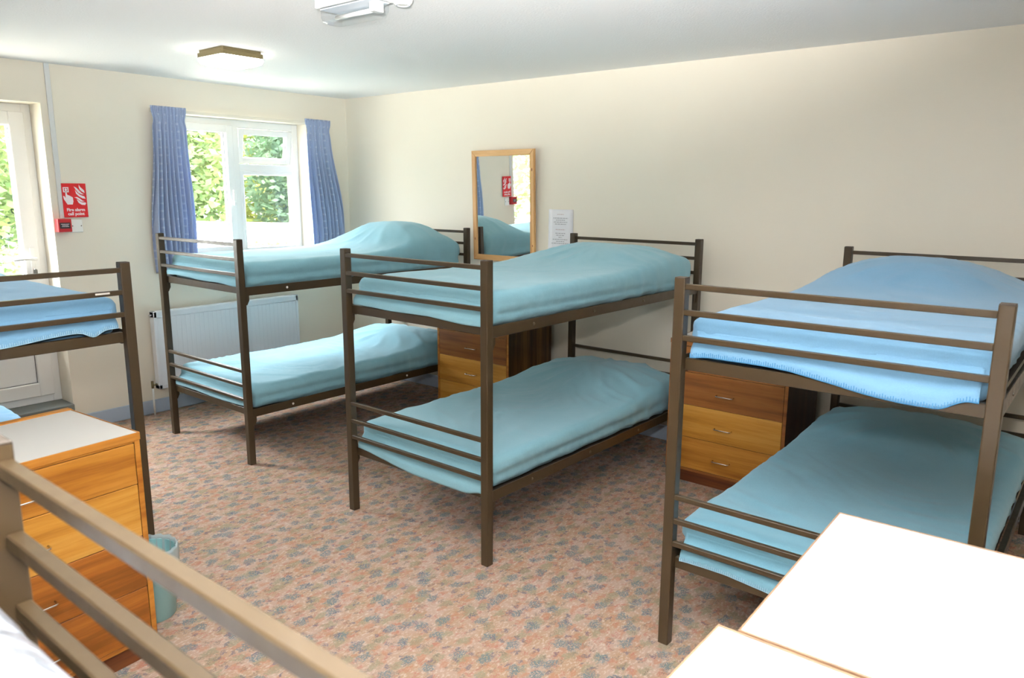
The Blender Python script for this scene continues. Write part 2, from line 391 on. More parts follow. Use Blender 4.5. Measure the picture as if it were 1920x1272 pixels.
bm = bmesh.new(); tube(bm, [(-.155, yh, 1.17), (-.12, yh, 1.17)], .008); tube(bm, [(-.118, yh+.012, 1.17), (-.115, yh-.06, 1.172), (-.118, yh-.125, 1.168)], .009); wobj('door_handle', bm, 'plastic', door)
bm = bmesh.new(); tube(bm, [(-.158, yh, 1.10), (-.13, yh, 1.10)], .005); bx(bm, -.137, -.134, yh-.012, yh+.012, 1.06, 1.10, .001); wobj('key', bm, 'chrome', door)

# ------------------------------------------------------------------ garden
def at(px, py, ax, val):
    d = fwd + (px-960)/fpx*rr - (py-636)/fpx*uu
    i = 'xyz'.index(ax); k = (val-CAM[i])/d[i]; return CAM + d*k
tag(fin('ground', bx(bmesh.new(), -60, -TH, -45, 45, -.3, -.12), M['ground']), kind='structure')
def foliage(rad, n, size, seed, squash=1.):
    rg = np.random.default_rng(seed)
    d = rg.normal(size=(n, 3)); d /= np.linalg.norm(d, axis=1)[:, None]
    cl = rg.normal(size=(26, 3)); cl /= np.linalg.norm(cl, axis=1)[:, None]
    r = rg.uniform(.35, 1, n)**.6
    k = (d@cl.T).max(axis=1); r *= .72+.34*k**3
    p = d*r[:, None]*np.array(rad)
    a = rg.normal(size=(n, 3)); a[:, 2] *= .5; a /= np.linalg.norm(a, axis=1)[:, None]
    b = np.cross(a, rg.normal(size=(n, 3))); b /= np.linalg.norm(b, axis=1)[:, None]
    s = size*rg.uniform(.6, 1.3, n)[:, None]
    q = np.empty((n, 4, 3)); q[:, 0] = p-a*s; q[:, 1] = p-b*s*.5; q[:, 2] = p+a*s; q[:, 3] = p+b*s*.5
    me = bpy.data.meshes.new('foliage')
    me.from_pydata(q.reshape(-1, 3).tolist(), [], np.arange(4*n).reshape(n, 4).tolist()); me.update(); return me
def tree(name, x, y, h, rad, n, size, leaf, seed, label, cat='tree', group=None, trunk=True):
    t0 = tag(empty(name, (x, y, -.12)), label, cat, group)
    f = link('crown', foliage(rad, n, size, seed), M[leaf], t0); f.location = (0, 0, h)
    bm = bmesh.new(); rg = random.Random(seed)
    tube(bm, [(0, 0, 0), (.05, .04, h*.5), (0, 0, h)], .09 if trunk else .03)
    for k in range(5):
        a = rg.uniform(0, 2*PI); tube(bm, [(.02, .02, h*.5), (.35*rad[0]*math.cos(a), .35*rad[1]*math.sin(a), h+.1*rad[2])], .035 if trunk else .015, 6)
    fin('trunk', bm, M['bark'], t0)
    return t0
spec = [(-13, 9.6, 2.6, (2.3, 2.3, 3.2), 'leaf3', 'grey green tree seen through the right window panes'),
        (-13.5, 4.6, 2.6, (2.3, 2.3, 3.2), 'leaf1', 'light green tree behind the pale shed roof seen through the left window pane'),
        (-12, -.6, 2.6, (2.3, 2.3, 3.2), 'leaf1', 'light green tree seen through the glass of the door'),
        (-10, -13.5, 2.4, (2.3, 2.3, 2.8), 'leaf1', 'light green tree beyond the door, reflected in the mirror'),
        (-21, 14.2, 4.0, (3.9, 3.9, 4.6), 'leaf2', 'tall yellow green tree far behind the garden at the right of the window view'),
        (-21, 5.6, 4.0, (3.9, 3.9, 4.6), 'leaf3', 'tall grey green tree far behind the shed'),
        (-21, -2.4, 4.0, (3.9, 3.9, 4.6), 'leaf3', 'tall grey green tree far behind the door')]
for i, (x, y, h, rad, lf, lb) in enumerate(spec):
    tree('garden_tree', x, y, h, rad, 3500 if i == 3 else 11000, .12 if i < 4 else .2, lf, 10+i, lb, 'tree', 'trees beyond the garden')
sh = [(-3.6, 1.6, .52, (.75, .7, .62), 'leaf2', 'low yellow green shrub close outside the right window pane'),
      (-3.0, -1.9, .62, (.7, .75, .62), 'leaf1', 'leafy green shrub close outside the door'),
      (-6.4, 6.6, .5, (.9, .8, .7), 'leaf1', 'round shrub beyond the fence at the far right of the window view')]
for i, (x, y, h, rad, lf, lb) in enumerate(sh):
    tree('shrub', x, y, h, rad, 3000, .055, lf, 40+i, lb, 'shrub', 'shrubs near the house', False)
fn = tag(empty('garden_fence', (-6.2, 2.4, -.12)), 'low weathered board fence seen through the left window pane', 'fence')
bm = bmesh.new()
for k in range(20): bx(bm, -.01, .01, -1.9+k*.19, -1.9+k*.19+.15, .05, .82, .003)
fin('fence_boards', bm, M['fencewood'], fn)
for k in range(3): box('fence_post', -.07, -.011, -1.9+k*1.8, -1.82+k*1.8, 0, .92, M['fencewood'], fn)
box('fence_rail', -.03, .05, -1.95, 1.95, .822, .86, M['fencewood'], fn)
sd = tag(empty('garden_shed', (-9.6, 5.2, -.12)), 'low garden shed with a wide pale sloping roof beyond the fence', 'shed')
box('shed_wall', -1.0, 1.0, -2.2, 2.0, 0, .55, M['fencewood'], sd)
bm = bmesh.new(); vv = [bm.verts.new(p) for p in ((1.15, -2.4, .50), (1.15, 2.2, .50), (-1.15, 2.2, .85), (-1.15, -2.4, 1.05), (1.15, -2.4, .56), (1.15, 2.2, .56), (-1.15, 2.2, .91), (-1.15, -2.4, 1.11))]
for f in ((0, 1, 2, 3), (4, 5, 6, 7), (0, 1, 5, 4), (1, 2, 6, 5), (2, 3, 7, 6), (3, 0, 4, 7)): bm.faces.new([vv[k] for k in f])
fin('shed_roof', bm, M['roof'], sd)

# ------------------------------------------------------------------ curtains
def curtain(name, label, y0, y1, yb0, yb1, zt, zb, seed, folds):
    rt = tag(empty(name, (.062, 0, 0)), label, 'curtain', None)
    bm = bmesh.new(); uvl = bm.loops.layers.uv.new('UVMap'); rg = random.Random(seed)
    nu, nv = 110, 60; ph = [rg.uniform(0, 6.28) for _ in range(6)]; g = []
    for j in range(nv+1):
        t_ = j/nv; row = []
        for i in range(nu+1):
            s = i/nu
            e = sst(.08, .9, t_)
            a = (y0+(y1-y0)*s); b = (yb0+(yb1-yb0)*s)
            hd = 1-sst(.03, .12, t_)                      # gathered heading
            s2 = s + .018*math.sin(s*9+ph[0])*t_ + .012*math.sin(t_*5+ph[1]+s*6)
            am = .004*hd + (.010+.020*sst(.1, .6, t_))*(1-hd)
            x = am*math.sin(2*PI*folds*s2+ph[2]) + .006*hd*math.sin(2*PI*folds*2.2*s+ph[3]) + .008*(1-hd)*math.sin(2*PI*folds*.47*s2+ph[4])
            waist = .06*(y1-y0)*(hd-1)*0
            y = a+(b-a)*e + .008*math.sin(t_*7+ph[5]+s*3)*t_
            ng = math.exp(-((t_-.075)/.03)**2)
            y = y + (.5-s)*.05*(y1-y0)*ng*2
            row.append(bm.verts.new((x+.01*ng*0, y, zt+(zb-zt)*t_ + .004*math.sin(s*30)*(t_ > .99))))
        g.append(row)
    wreal = (y1-y0)*1.2
    for j in range(nv):
        for i in range(nu):
            f = bm.faces.new((g[j][i], g[j][i+1], g[j+1][i+1], g[j+1][i])); f.smooth = True
            for lp, (ii, jj) in zip(f.loops, ((i, j), (i+1, j), (i+1, j+1), (i, j+1))): lp[uvl].uv = (ii/nu*wreal, jj/nv*(zt-zb))
    o = fin('curtain_cloth', bm, M['curtain'], rt)
    md = o.modifiers.new('thick', 'SOLIDIFY'); md.thickness = .003
    return rt
curtain('curtain', 'blue dotted curtain hanging at the left side of the window', -1.752, -1.50, -1.80, -1.495, 2.195, 1.03, 3, 9)
curtain('curtain', 'blue dotted curtain hanging at the right side of the window by the corner', -.475, -.225, -.47, -.095, 2.20, 1.03, 8, 8)
rl = tag(empty('curtain_rail', (.03, -1.0, 2.165)), 'slim cream curtain rail fixed above the window', 'curtain rail')
box('track', -.008, .008, -.742, .76, -.008, .014, M['wall'], rl, .002)
for k in (-.7, 0, .7): box('bracket', -.03, -.008, k-.01, k+.01, -.004, .01, M['plastic'], rl, .001)

# ------------------------------------------------------------------ radiator
rd = tag(empty('radiator', (0, -1.257, .19)), 'long white ribbed panel radiator on the wall under the window', 'radiator')
bm = bmesh.new(); N = 33; HW = .612
prof = []
for k in range(N):
    y = -HW+.025+(k)*(2*HW-.05)/N; q = (2*HW-.05)/N
    prof += [(y, .088), (y+q*.25, .088), (y+q*.45, .080), (y+q*.8, .080)]
prof.append((HW-.025, .088))
zs = [.03, .05, .50, .525]
rows = []
for zi, z in enumerate(zs):
    rows.append([bm.verts.new((.088 if zi in (0, 3) else x, y, z)) for y, x in prof])
for a, b in zip(rows, rows[1:]):
    for i in range(len(prof)-1): bm.faces.new((a[i], a[i+1], b[i+1], b[i]))
bx(bm, .03, .087, -HW+.002, HW-.002, .002, .57, .006); bx(bm, .03, .090, -HW, HW, .0, .032, .004); bx(bm, .03, .090, -HW, HW, .523, .572, .006, 2)
bx(bm, .03, .090, -HW, -HW+.026, 0, .572, .004); bx(bm, .03, .090, HW-.026, HW, 0, .572, .004)
fin('radiator_panel', bm, M['rad'], rd)
for yy in (-.4, .37): box('wall_bracket', 0, .031, yy, yy+.03, .1, .5, M['rad'], rd, 0)
bm = bmesh.new(); tube(bm, [(.06, -HW, .035), (.06, -HW-.035, .035)], .007); tube(bm, [(.06, -HW-.035, .012), (.06, -HW-.035, .065)], .009); fin('valve', bm, M['brassv'], rd)
bm = bmesh.new(); tube(bm, [(.06, -HW-.035, .012), (.06, -HW-.035, -.19)], .0075); fin('pipe', bm, M['plastic'], rd)
bm = bmesh.new(); tube(bm, [(.06, -HW, .545), (.06, -HW-.016, .545)], .006); fin('vent_plug', bm, M['rad'], rd)

# ------------------------------------------------------------------ wall fittings
tg = tag(box('cable_conduit', .0, .012, -2.380, -2.350, 1.432, ZC, M['conduit'], bev=.002), 'narrow white cable trunking running up the wall to the ceiling', 'conduit')
sg = tag(empty('fire_alarm_sign', (.0125, -2.281, 1.439)), 'red fire alarm call point sign beside the door', 'sign')
SW, SH = .149, .219
box('sign_panel', 0, .003, -SW/2, SW/2, 0, SH, M['red'], sg, .0005)
def poly(bm, pts, x=.0034, th=.0005):
    vs_ = [bm.verts.new((x, p[0], p[1])) for p in pts]; f = bm.faces.new(vs_)
    q = bmesh.ops.extrude_face_region(bm, geom=[f]); 
    for e in q['geom']:
        if isinstance(e, bmesh.types.BMVert): e.co.x += th
# picture coordinates taken on the 149 x 219 mm panel, origin lower left
P = lambda pts: [(-SW/2+a/100*SW, (1-b/100)*SH) for a, b in pts]
bm = bmesh.new()
for a in (((5, 11), (28, 11), (28, 14), (5, 14)), ((5, 23), (28, 23), (28, 26), (5, 26)), ((5, 14), (9, 14), (9, 23), (5, 23)), ((24, 14), (28, 14), (28, 23), (24, 23))): poly(bm, P(a))
poly(bm, [(-SW/2+(16.5+5*math.cos(k*PI/8))/100*SW, (1-.185)*SH+.008*math.sin(k*PI/8)) for k in range(16)])
poly(bm, P([(13, 22), (19, 22), (20, 33), (30, 36), (42, 41), (43, 53), (39, 62), (18, 62), (5, 46), (3, 37), (8, 37), (13, 43)]))
fin('hand_pictogram', bm, M['signwhite'], sg)
bm = bmesh.new()
def flame(pts): poly(bm, P(pts))
flame([(72, 3), (76, 10), (84, 15), (92, 21), (93, 28), (84, 25), (75, 19), (71, 11)])
flame([(50, 9), (60, 12), (70, 20), (80, 28), (90, 32), (78, 32), (66, 27), (58, 19)])
flame([(54, 19), (62, 27), (74, 34), (90, 38), (95, 45), (82, 44), (68, 38), (57, 30)])
flame([(48, 41), (60, 40), (72, 45), (82, 51), (90, 52), (78, 54), (68, 50), (58, 44)])
flame([(57, 46), (66, 51), (78, 56), (92, 56), (95, 59), (90, 64), (76, 63), (64, 57)])
fin('flame_pictogram', bm, M['signwhite'], sg)
def text(name, body, size, loc, mt, parent, depth=.0006, off=.0, rot=(PI/2, 0, PI/2), align='CENTER', spacing=1.):
    cu = bpy.data.curves.new(name, 'FONT'); cu.body = body; cu.size = size; cu.extrude = depth; cu.offset = off
    cu.align_x = align; cu.space_character = spacing; cu.resolution_u = 3
    o = bpy.data.objects.new(name, cu); col.objects.link(o)
    me = bpy.data.meshes.new_from_object(o.evaluated_get(bpy.context.evaluated_depsgraph_get()))
    bpy.data.objects.remove(o); n = link(name, me, None, parent); me.materials.clear(); me.materials.append(mt)
    n.location = loc; n.rotation_euler = rot; return n
text('lettering', 'Fire alarm', .0275, (.0035, 0, .040), M['signwhite'], sg, off=.0009)
text('lettering', 'call point', .0275, (.0035, 0, .014), M['signwhite'], sg, off=.0009)

cp = tag(empty('call_point', (.0, -2.37, 1.347)), 'small red break-glass fire alarm box under the sign', 'fire alarm')
box('call_point_box', 0, .05, -.041, .041, 0, .084, M['redbox'], cp, .003, 2)
box('glass_label', .05, .052, -.032, .032, .022, .060, M['black'], cp, .001)
for k, wd in enumerate((.05, .038, .044)):
    box('label_line', .0521, .0525, -wd/2, wd/2, .049-k*.008, .0515-k*.008, M['signwhite'], cp, 0)
pl = tag(empty('blank_wall_plate', (0, -2.282, 1.34)), 'square white wall plate right of the fire alarm box', 'wall plate')
box('plate', 0, .010, -.042, .036, 0, .085, M['plastic'], pl, .003)
for y in (-.028, .026):
    bm = bmesh.new(); q = lathe(bm, [(.0035, .010), (.0035, .0115)], 10, (0, y, .0425), 'x'); cap(bm, q[-1]); fin('screw', bm, M['dullnut'], pl)

# pine mirror
mr = tag(empty('wall_mirror', (1.808, -.0, 1.105), .002), 'tall pine-framed mirror hanging on the long wall', 'mirror')
mr.rotation_euler.x = .028
MW, MH, FW = .297, .815, .043
box('backing', -MW+.01, MW-.01, -.012, -.003, .01, MH-.01, M['knot'], mr, 0)
def mitred(name, pts, mt):
    bm = bmesh.new(); a = [bm.verts.new((x, -.008, z)) for x, z in pts]; b = [bm.verts.new((x, -.026, z)) for x, z in pts]
    bm.faces.new(a); bm.faces.new(b)
    for k in range(4): bm.faces.new((a[k], a[(k+1) % 4], b[(k+1) % 4], b[k]))
    bmesh.ops.bevel(bm, geom=[e for e in bm.edges if abs(e.verts[0].co.y+.026) < 1e-5 and abs(e.verts[1].co.y+.026) < 1e-5], offset=.004, segments=2, affect='EDGES')
    return fin(name, bm, mt, mr)
mitred('frame_rail', [(-MW, MH), (MW, MH), (MW-FW, MH-FW), (-MW+FW, MH-FW)], M['pineh'])
mitred('frame_rail', [(-MW, 0), (MW, 0), (MW-FW, FW), (-MW+FW, FW)], M['pineh'])
mitred('frame_stile', [(-MW, 0), (-MW, MH), (-MW+FW, MH-FW), (-MW+FW, FW)], M['pine'])
mitred('frame_stile', [(MW, 0), (MW, MH), (MW-FW, MH-FW), (MW-FW, FW)], M['pine'])
box('mirror_glass', -MW+.03, MW-.03, -.018, -.013, .03, MH-.03, M['mirror'], mr, 0)
for x, z, s in ((MW-.02, .67, .009), (-MW+.022, .16, .008), (MW-.018, .13, .006)):
    bm = bmesh.new(); c0 = [bm.verts.new((x+s*.6*math.cos(k*PI/5), -.0265, z+s*1.3*math.sin(k*PI/5))) for k in range(10)]; bm.faces.new(c0)
    c1 = [bm.verts.new((v_.co.x, -.0255, v_.co.z)) for v_ in c0]
    for k in range(10): bm.faces.new((c0[k], c0[(k+1) % 10], c1[(k+1) % 10], c1[k]))
    fin('wood_knot', bm, M['knot'], mr)
bm = bmesh.new()
for (x0, x1, z0, z1) in ((0, .016, .028, .042), (.020, .030, .030, .036), (.008, .024, 0, .020)): bx(bm, x0, x1, -.0195, -.0185, z0, z1, .0015, 2, edges=lambda e: abs(e.verts[0].co.y-e.verts[1].co.y) > 1e-4)
st = tag(fin('sticker', bm, M['black']), 'small dark sticker in the upper left of the mirror glass', 'sticker'); st.location = (1.578, -.016, 1.79); st.rotation_euler.x = .023

# notice sheet
nt = tag(empty('paper_notice', (2.316, 0, 1.20)), 'faded white printed paper sheet taped to the wall right of the mirror', 'notice')
bm = bmesh.new(); g = [[bm.verts.new((-.105+.21*i/6, -.003-.0025*math.sin(i/6*PI)*(1-j/8)-.004*(i == 0)*(j/8), .299*(1-j/8))) for i in range(7)] for j in range(9)]
for j in range(8):
    for i in range(6): bm.faces.new((g[j][i], g[j][i+1], g[j+1][i+1], g[j+1][i]))
o = fin('sheet', bm, M['paper'], nt, 1.); md = o.modifiers.new('t', 'SOLIDIFY'); md.thickness = .0008
rg = random.Random(4); bmk = bmesh.new(); bmr = bmesh.new()
for z, wd, rd_ in ((.262, .055, 1), (.236, .125, 0), (.222, .075, 0), (.208, .115, 0), (.194, .095, 0), (.156, .08, 1), (.130, .085, 0), (.116, .07, 0), (.102, .03, 0), (.087, .13, 0), (.073, .07, 0), (.059, .15, 0)):
    x = -wd/2
    while x < wd/2:
        ln = rg.uniform(.008, .022)
        bx(bmr if rd_ else bmk, x, min(x+ln, wd/2), -.0078, -.0070, z, z+.0055); x += ln+.005
fin('printed_heading', bmr, M['inkred'], nt); fin('printed_lines', bmk, M['ink'], nt)

# ------------------------------------------------------------------ ceiling fittings
cl = tag(empty('ceiling_light', (1.31, -1.875, ZC)), 'square ceiling light with brass rim and glowing white diffuser', 'ceiling light')
def sq(s, c, z): 
    return [(x*s, y*s, z) for x, y in ((1, c), (c, 1), (-c, 1), (-1, c), (-1, -c), (-c, -1), (c, -1), (1, -c))]
def loft(name, secs, mt, par, capb=True, capt=True):
    bm = bmesh.new(); rs = [[bm.verts.new(p) for p in s] for s in secs]
    for a, b in zip(rs, rs[1:]):
        for k in range(len(a)): bm.faces.new((a[k], a[(k+1) % len(a)], b[(k+1) % len(a)], b[k]))
    if capt: bm.faces.new(rs[0])
    if capb: bm.faces.new(rs[-1])
    return fin(name, bm, mt, par)
H_ = .132
loft('rim', [sq(H_-.008, .93, 0), sq(H_-.008, .93, -.013), sq(H_, .93, -.016), sq(H_, .93, -.040)], M['brassv'], cl)
loft('diffuser', [sq(H_-.002, .93, -.040), sq(H_+.003, .92, -.050), sq(H_-.004, .88, -.070), sq(H_-.035, .85, -.083), sq(H_-.06, .8, -.086)], M['lamp'], cl)
for k, (x, y) in enumerate(((4.6, -5.2), (6.2, -2.2))):
    pass
em = tag(empty('emergency_light', (2.885, -2.272, ZC)), 'long clear-covered emergency light on the ceiling at the top of the picture', 'emergency light')
box('housing', -.17, .17, -.066, .066, -.045, 0, M['plastic'], em, .006, 2)
def stad(hx, hy, z, n=6):
    o_ = []
    for cx_, cy_, a0 in ((hx-hy*.8, hy*.2, 0), (-hx+hy*.8, hy*.2, 90), (-hx+hy*.8, -hy*.2, 180), (hx-hy*.8, -hy*.2, 270)):
        for k in range(n+1):
            a = R(a0+90*k/n); o_.append((cx_+hy*.8*math.cos(a), cy_+hy*.8*math.sin(a), z))
    return o_
loft('clear_cover', [stad(.168, .064, -.045), stad(.168, .062, -.080), stad(.161, .055, -.097), stad(.145, .04, -.103)], M['clear'], em)
bm = bmesh.new(); tube(bm, [(-.14, .02, -.07), (.11, .02, -.07)], .009, 12); fin('lamp_tube', bm, M['plastic'], em)
box('reflector', -.155, .155, -.05, .05, -.050, -.0455, mat('grey_reflector', lin(214, 222, 232), .4), em, .001)
bm = bmesh.new(); bx(bm, .115, .145, -.02, .03, -.085, -.049, .002); fin('lamp_holder', bm, M['plastic'], em)
for k in range(3): box('print_line', -.06-.0*k, -.02+.015*k, -.0668, -.0660, -.012-.006*k, -.0105-.006*k, M['ink'], em, 0)
sm = tag(empty('smoke_detector', (3.045, -2.155, ZC)), 'small round white smoke detector beside the emergency light', 'smoke detector')
bm = bmesh.new(); q = lathe(bm, [(.046, 0), (.046, -.012), (.043, -.016), (.040, -.034), (.032, -.042), (.012, -.044)], 32); cap(bm, q[-1]); cap(bm, q[0][::-1]); fin('detector_body', bm, M['plastic'], sm, .6)
bm = bmesh.new(); q = lathe(bm, [(.030, -.0425), (.030, -.0455), (.022, -.0455), (.022, -.0425)], 24); fin('grille_ring', bm, M['paper'], sm)

# ------------------------------------------------------------------ bunk beds
BW, BL, BH = .92, 1.918, 1.3446
ZB = (1.3163, 1.2295, 1.1429, .5734, .4843, .3987)
def make_bed():
    b = empty('bunk_bed')
    F = M['frame']; pr = .0195
    for px_ in (0, BW):
        for py_ in (0, BL):
            box('post', px_-pr, px_+pr, py_-pr, py_+pr, 0, BH-.002, F, b, .0035, 2, edges=lambda e: abs(e.verts[0].co.z-e.verts[1].co.z) > .1)
            box('post_cap', px_-pr+.001, px_+pr-.001, py_-pr+.001, py_+pr-.001, BH-.002, BH+.002, M['deck'], b, .001)
    for end, sgn in ((0, 1), (BL, -1)):
        for z in ZB:
            box('crossbar', pr-.001, BW-pr+.001, end-sgn*.0175 if sgn > 0 else end-.0005, end+.0005 if sgn > 0 else end+.0175, z-.0095, z+.0095, F, b, .002, 1)
        for z0, z1 in ((1.0285, 1.070), (.296, .337)):
            box('end_rail', pr-.001, BW-pr+.001, end+(.012 if sgn > 0 else -.034), end+(.034 if sgn > 0 else -.012), z0, z1, F, b, .002)
    for x in (0, BW):
        for z0, z1 in ((1.020, 1.070), (.290, .340)):
            s = 1 if x == 0 else -1
            bm = bmesh.new(); xo = x-s*.012
            bx(bm, min(xo, xo+s*.004), max(xo, xo+s*.004), pr-.001, BL-pr+.001, z0, z1, .001)
            bx(bm, min(xo+s*.003, xo+s*.030), max(xo+s*.003, xo+s*.030), .036, BL-.036, z0, z0+.004, 0)
            fin('side_rail', bm, F, b)
            for yb in (.30, .78, 1.26, 1.70):
                bm = bmesh.new(); q = lathe(bm, [(.0072, xo-s*.0), (.0072, xo-s*.003), (.004, xo-s*.0045)], 10, (0, yb, (z0+z1)/2), 'x'); cap(bm, q[-1]); fin('bolt', bm, M['dullnut'], b, .6)
            for yb, ys in ((pr, 1), (BL-pr, -1)):
                bm = bmesh.new(); pts = [(yb-.001*ys, z0+.002), (yb+.026*ys, z0+.002), (yb+.026*ys, z0-.028), (yb+.012*ys, z0-.055), (yb-.001*ys, z0-.055)]
                a = [bm.verts.new((xo+s*.004, p, q_)) for p, q_ in pts]; c_ = [bm.verts.new((xo+s*.010, p, q_)) for p, q_ in pts]
                bm.faces.new(a); bm.faces.new(c_)
                for k in range(5): bm.faces.new((a[k], a[(k+1) % 5], c_[(k+1) % 5], c_[k]))
                fin('bracket', bm, F, b)
    for z in (1.035, .303):
        bm = bmesh.new()
        bx(bm, .022, BW-.022, .036, BL-.036, z-.002, z+.006, 0)
        fin('base_panel', bm, M['deck'], b)
    return b
bed0 = make_bed()
beds = {}
BP = {1: (.5783, -2.0132, -.0056), 2: (2.4851, -2.0431, -.0148), 3: (4.2903, -2.08, -.0017),
      4: (2.405, -3.063-BW, PI/2-.0023), 5: (5.38, -4.130, PI)}
LB = {1: 'brown metal bunk bed under the window, nearest the curtains',
      2: 'brown metal bunk bed in the middle of the room, against the long wall',
      3: 'brown metal bunk bed on the right, against the long wall behind the white-topped drawers',
      4: 'brown metal bunk bed by the glazed door, its end behind the wooden drawers',
      5: 'brown metal bunk bed closest to the camera with a bare white mattress'}
for k in range(1, 6):
    b = bed0 if k == 1 else copy_tree(bed0)
    x, y, a = BP[k]; b.location = (x, y, 0); b.rotation_euler = (0, 0, a)
    tag(b, LB[k], 'bunk bed', 'matching brown metal bunk beds'); beds[k] = b
for o in list(beds[1].children):
    if o.name.startswith('bolt'):
        o.data = o.data.copy(); o.data.materials.clear(); o.data.materials.append(M['nut'])
o = box('paint_scratch', .80, .853, -.0195, -.0180, ZB[1]-.001, ZB[1]+.006, M['nut'], beds[4], .0006)
tag(o, 'white paint scratch')

# blankets: rounded, draped slab whose top follows the pillow under it
def bed_point(k, p):
    x, y, a = BP[k]; return Matrix.Translation((x, y, 0)) @ Matrix.Rotation(a, 4, 'Z') @ Vector(p)
def fn(p, s, seed): return noise.noise(Vector((p[0]*s+seed*7.3, p[1]*s+seed*3.1, (p[2] if len(p) > 2 else 0)*s+seed)))
def slab(k, name, label, cat, mt, z0, th, hump=.1, hy=.30, hs=.26, hx=.44, hc=.46, seed=1, group=None, x0=.006, x1=.914, y0=.050, y1=1.868, rad=.042, wr=1., extra=None, edge=0.):
    th_ = th; bm = bmesh.new(); nx, ny, nz = 52, 104, 10; vid = {}
    def vert(i, j, l):
        key = (i, j, l)
        if key in vid: return vid[key]
        f = Vector((x0+(x1-x0)*i/nx, y0+(y1-y0)*j/ny, z0+th_*l/nz))
        c = Vector((min(max(f.x, x0+rad), x1-rad), min(max(f.y, y0+rad), y1-rad), min(max(f.z, z0+.031), z0+th_-rad)))
        d = f-c
        if d.length > 1e-6:
            rx = rad if f.z > z0+th_*.5 else (rad if False else min(rad, .03))
            d = d.normalized()*rx; p = c+d
        else: p = f
        t = (p.z-z0)/th_; t = max(0, min(1, t))
        x_, y_ = p.x, p.y
        # pillow
        yy = BL-y_
        g = math.exp(-abs((yy-hy)/hs)**(3.0 if yy < hy else 2.2)); gx = math.exp(-abs((x_-hc)/hx)**3.4)
        hgt = hump*g*gx + edge*sst(0, .5, yy)*0
        up = sst(.35, 1, t)
        # wrinkles on top
        wv = .0055*fn((x_*1.1, y_*.8, 0), 5, seed)+.0035*fn((x_+y_*.45, y_*.3, 0), 11, seed+2)
        ang = fn((x_*.6, y_*.6, 0), 2.2, seed+5)*2.2
        rid = 1-abs(fn((x_*math.cos(ang)+y_*math.sin(ang), (y_*.25), 0), 7, seed+9))*2.
        wv += .006*max(0, rid)**4*(.35+.65*sst(0, .4, fn((x_, y_), 2, seed+4)+.2))
        fold = 0
        dx, dy = x_-.46, (BL-hy)-y_
        rr_ = math.hypot(dx, dy*1.2)
        if hump > .02 and rr_ > .15:
            th2 = math.atan2(dy, dx); fold = .008*max(0, math.sin(th2*13+seed*2+3*fn((x_, y_), 3, seed)))**2*math.exp(-((rr_-.36)/.15)**2)
        p.z += up*(hgt + (wv+fold)*wr)
        # long hanging sides: gentle sag of the hem, soft vertical folds
        side = min(1, max(0, abs(x_-.46)-.36)/.07)
        if side > 0:
            s = 1 if x_ > .46 else -1
            q = (.006*fn((y_*1.0, t*1.4, 0), 6, seed+11)+.005*fn((y_*2.2, t, 0), 9, seed+12))
            if hump > .02: q += .009*max(0, math.sin(y_*38+seed+t*2))**2*sst(.9, 1.3, y_)
            p.x += s*side*q*(.3+.7*(1-t)) - s*side*.006*(t < .15)
            p.z += (1-up)*side*(.006+.010*abs(fn((y_*1.5, 0, 0), 4, seed+13)))*(1-t)
        if p.z < z0+.05: p.x = min(max(p.x, -.001), .921)
        if y_ < y0+.05:
            p.y += .005*fn((x_*2, t, 0), 6, seed+20)
        if extra: extra(p, t, x_, y_)
        vid[key] = bm.verts.new(p); return vid[key]
    def quad(a, b, c, d): f = bm.faces.new((vert(*a), vert(*b), vert(*c), vert(*d))); f.smooth = True
    for i in range(nx):
        for j in range(ny):
            quad((i, j, nz), (i+1, j, nz), (i+1, j+1, nz), (i, j+1, nz)); quad((i, j, 0), (i, j+1, 0), (i+1, j+1, 0), (i+1, j, 0))
    for l in range(nz):
        for i in range(nx): quad((i, 0, l), (i+1, 0, l), (i+1, 0, l+1), (i, 0, l+1)); quad((i, ny, l), (i, ny, l+1), (i+1, ny, l+1), (i+1, ny, l))
        for j in range(ny): quad((0, j, l), (0, j, l+1), (0, j+1, l+1), (0, j+1, l)); quad((nx, j, l), (nx, j+1, l), (nx, j+1, l+1), (nx, j, l+1))
    x, y, a = BP[k]
    rt = empty(name, (x, y, 0), a); fin({'blanket': 'blanket_cover'}.get(name, 'mattress_cover'), bm, mt, rt)
    tag(rt, label, cat, group); return rt
def flap(rt, mt, ztop, fz, seed, stitch=None, xa=.04, xb=.882, roll_=None):
    """the end of the blanket hanging inside the foot bars, over the end rail"""
    bm = bmesh.new(); nu, nv = 80, 14; g = []; hem = []
    for j in range(nv+1):
        t = j/nv; row = []
        for i in range(nu+1):
            s = i/nu; x = xa+(xb-xa)*s; zb = fz(x)
            z = ztop+(zb-ztop)*t
            y = .049-.0445*sst(.0, .8, t) + .0022*fn((x*2, t, 0), 7, seed)*t + .0015*math.sin(x*45+seed)*t
            y = max(y, .0045)
            row.append(bm.verts.new((x, y, z)))
        g.append(row)
    hem = [v_.co.copy() for v_ in g[-1]]
    for j in range(nv):
        for i in range(nu): f = bm.faces.new((g[j][i], g[j][i+1], g[j+1][i+1], g[j+1][i])); f.smooth = True
    o = fin('hanging_end', bm, mt, rt); md = o.modifiers.new('thick', 'SOLIDIFY'); md.thickness = .0025; md.offset = -1
    if stitch:
        bm = bmesh.new(); n = 118
        for q in range(n):
            s = q/(n-1)*nu; i = min(int(s), nu-1); p = hem[i].lerp(hem[i+1], s-i)
            bx(bm, p.x-.0011, p.x+.0011, p.y-.0018, p.y+.004, p.z-.001, p.z+.013*(1-.2*math.sin(q*1.7)), 0)
        tube(bm, [p+Vector((0, .002, 0)) for p in hem], .0028, 6)
        fin('stitched_hem', bm, M[stitch], rt)
    return o
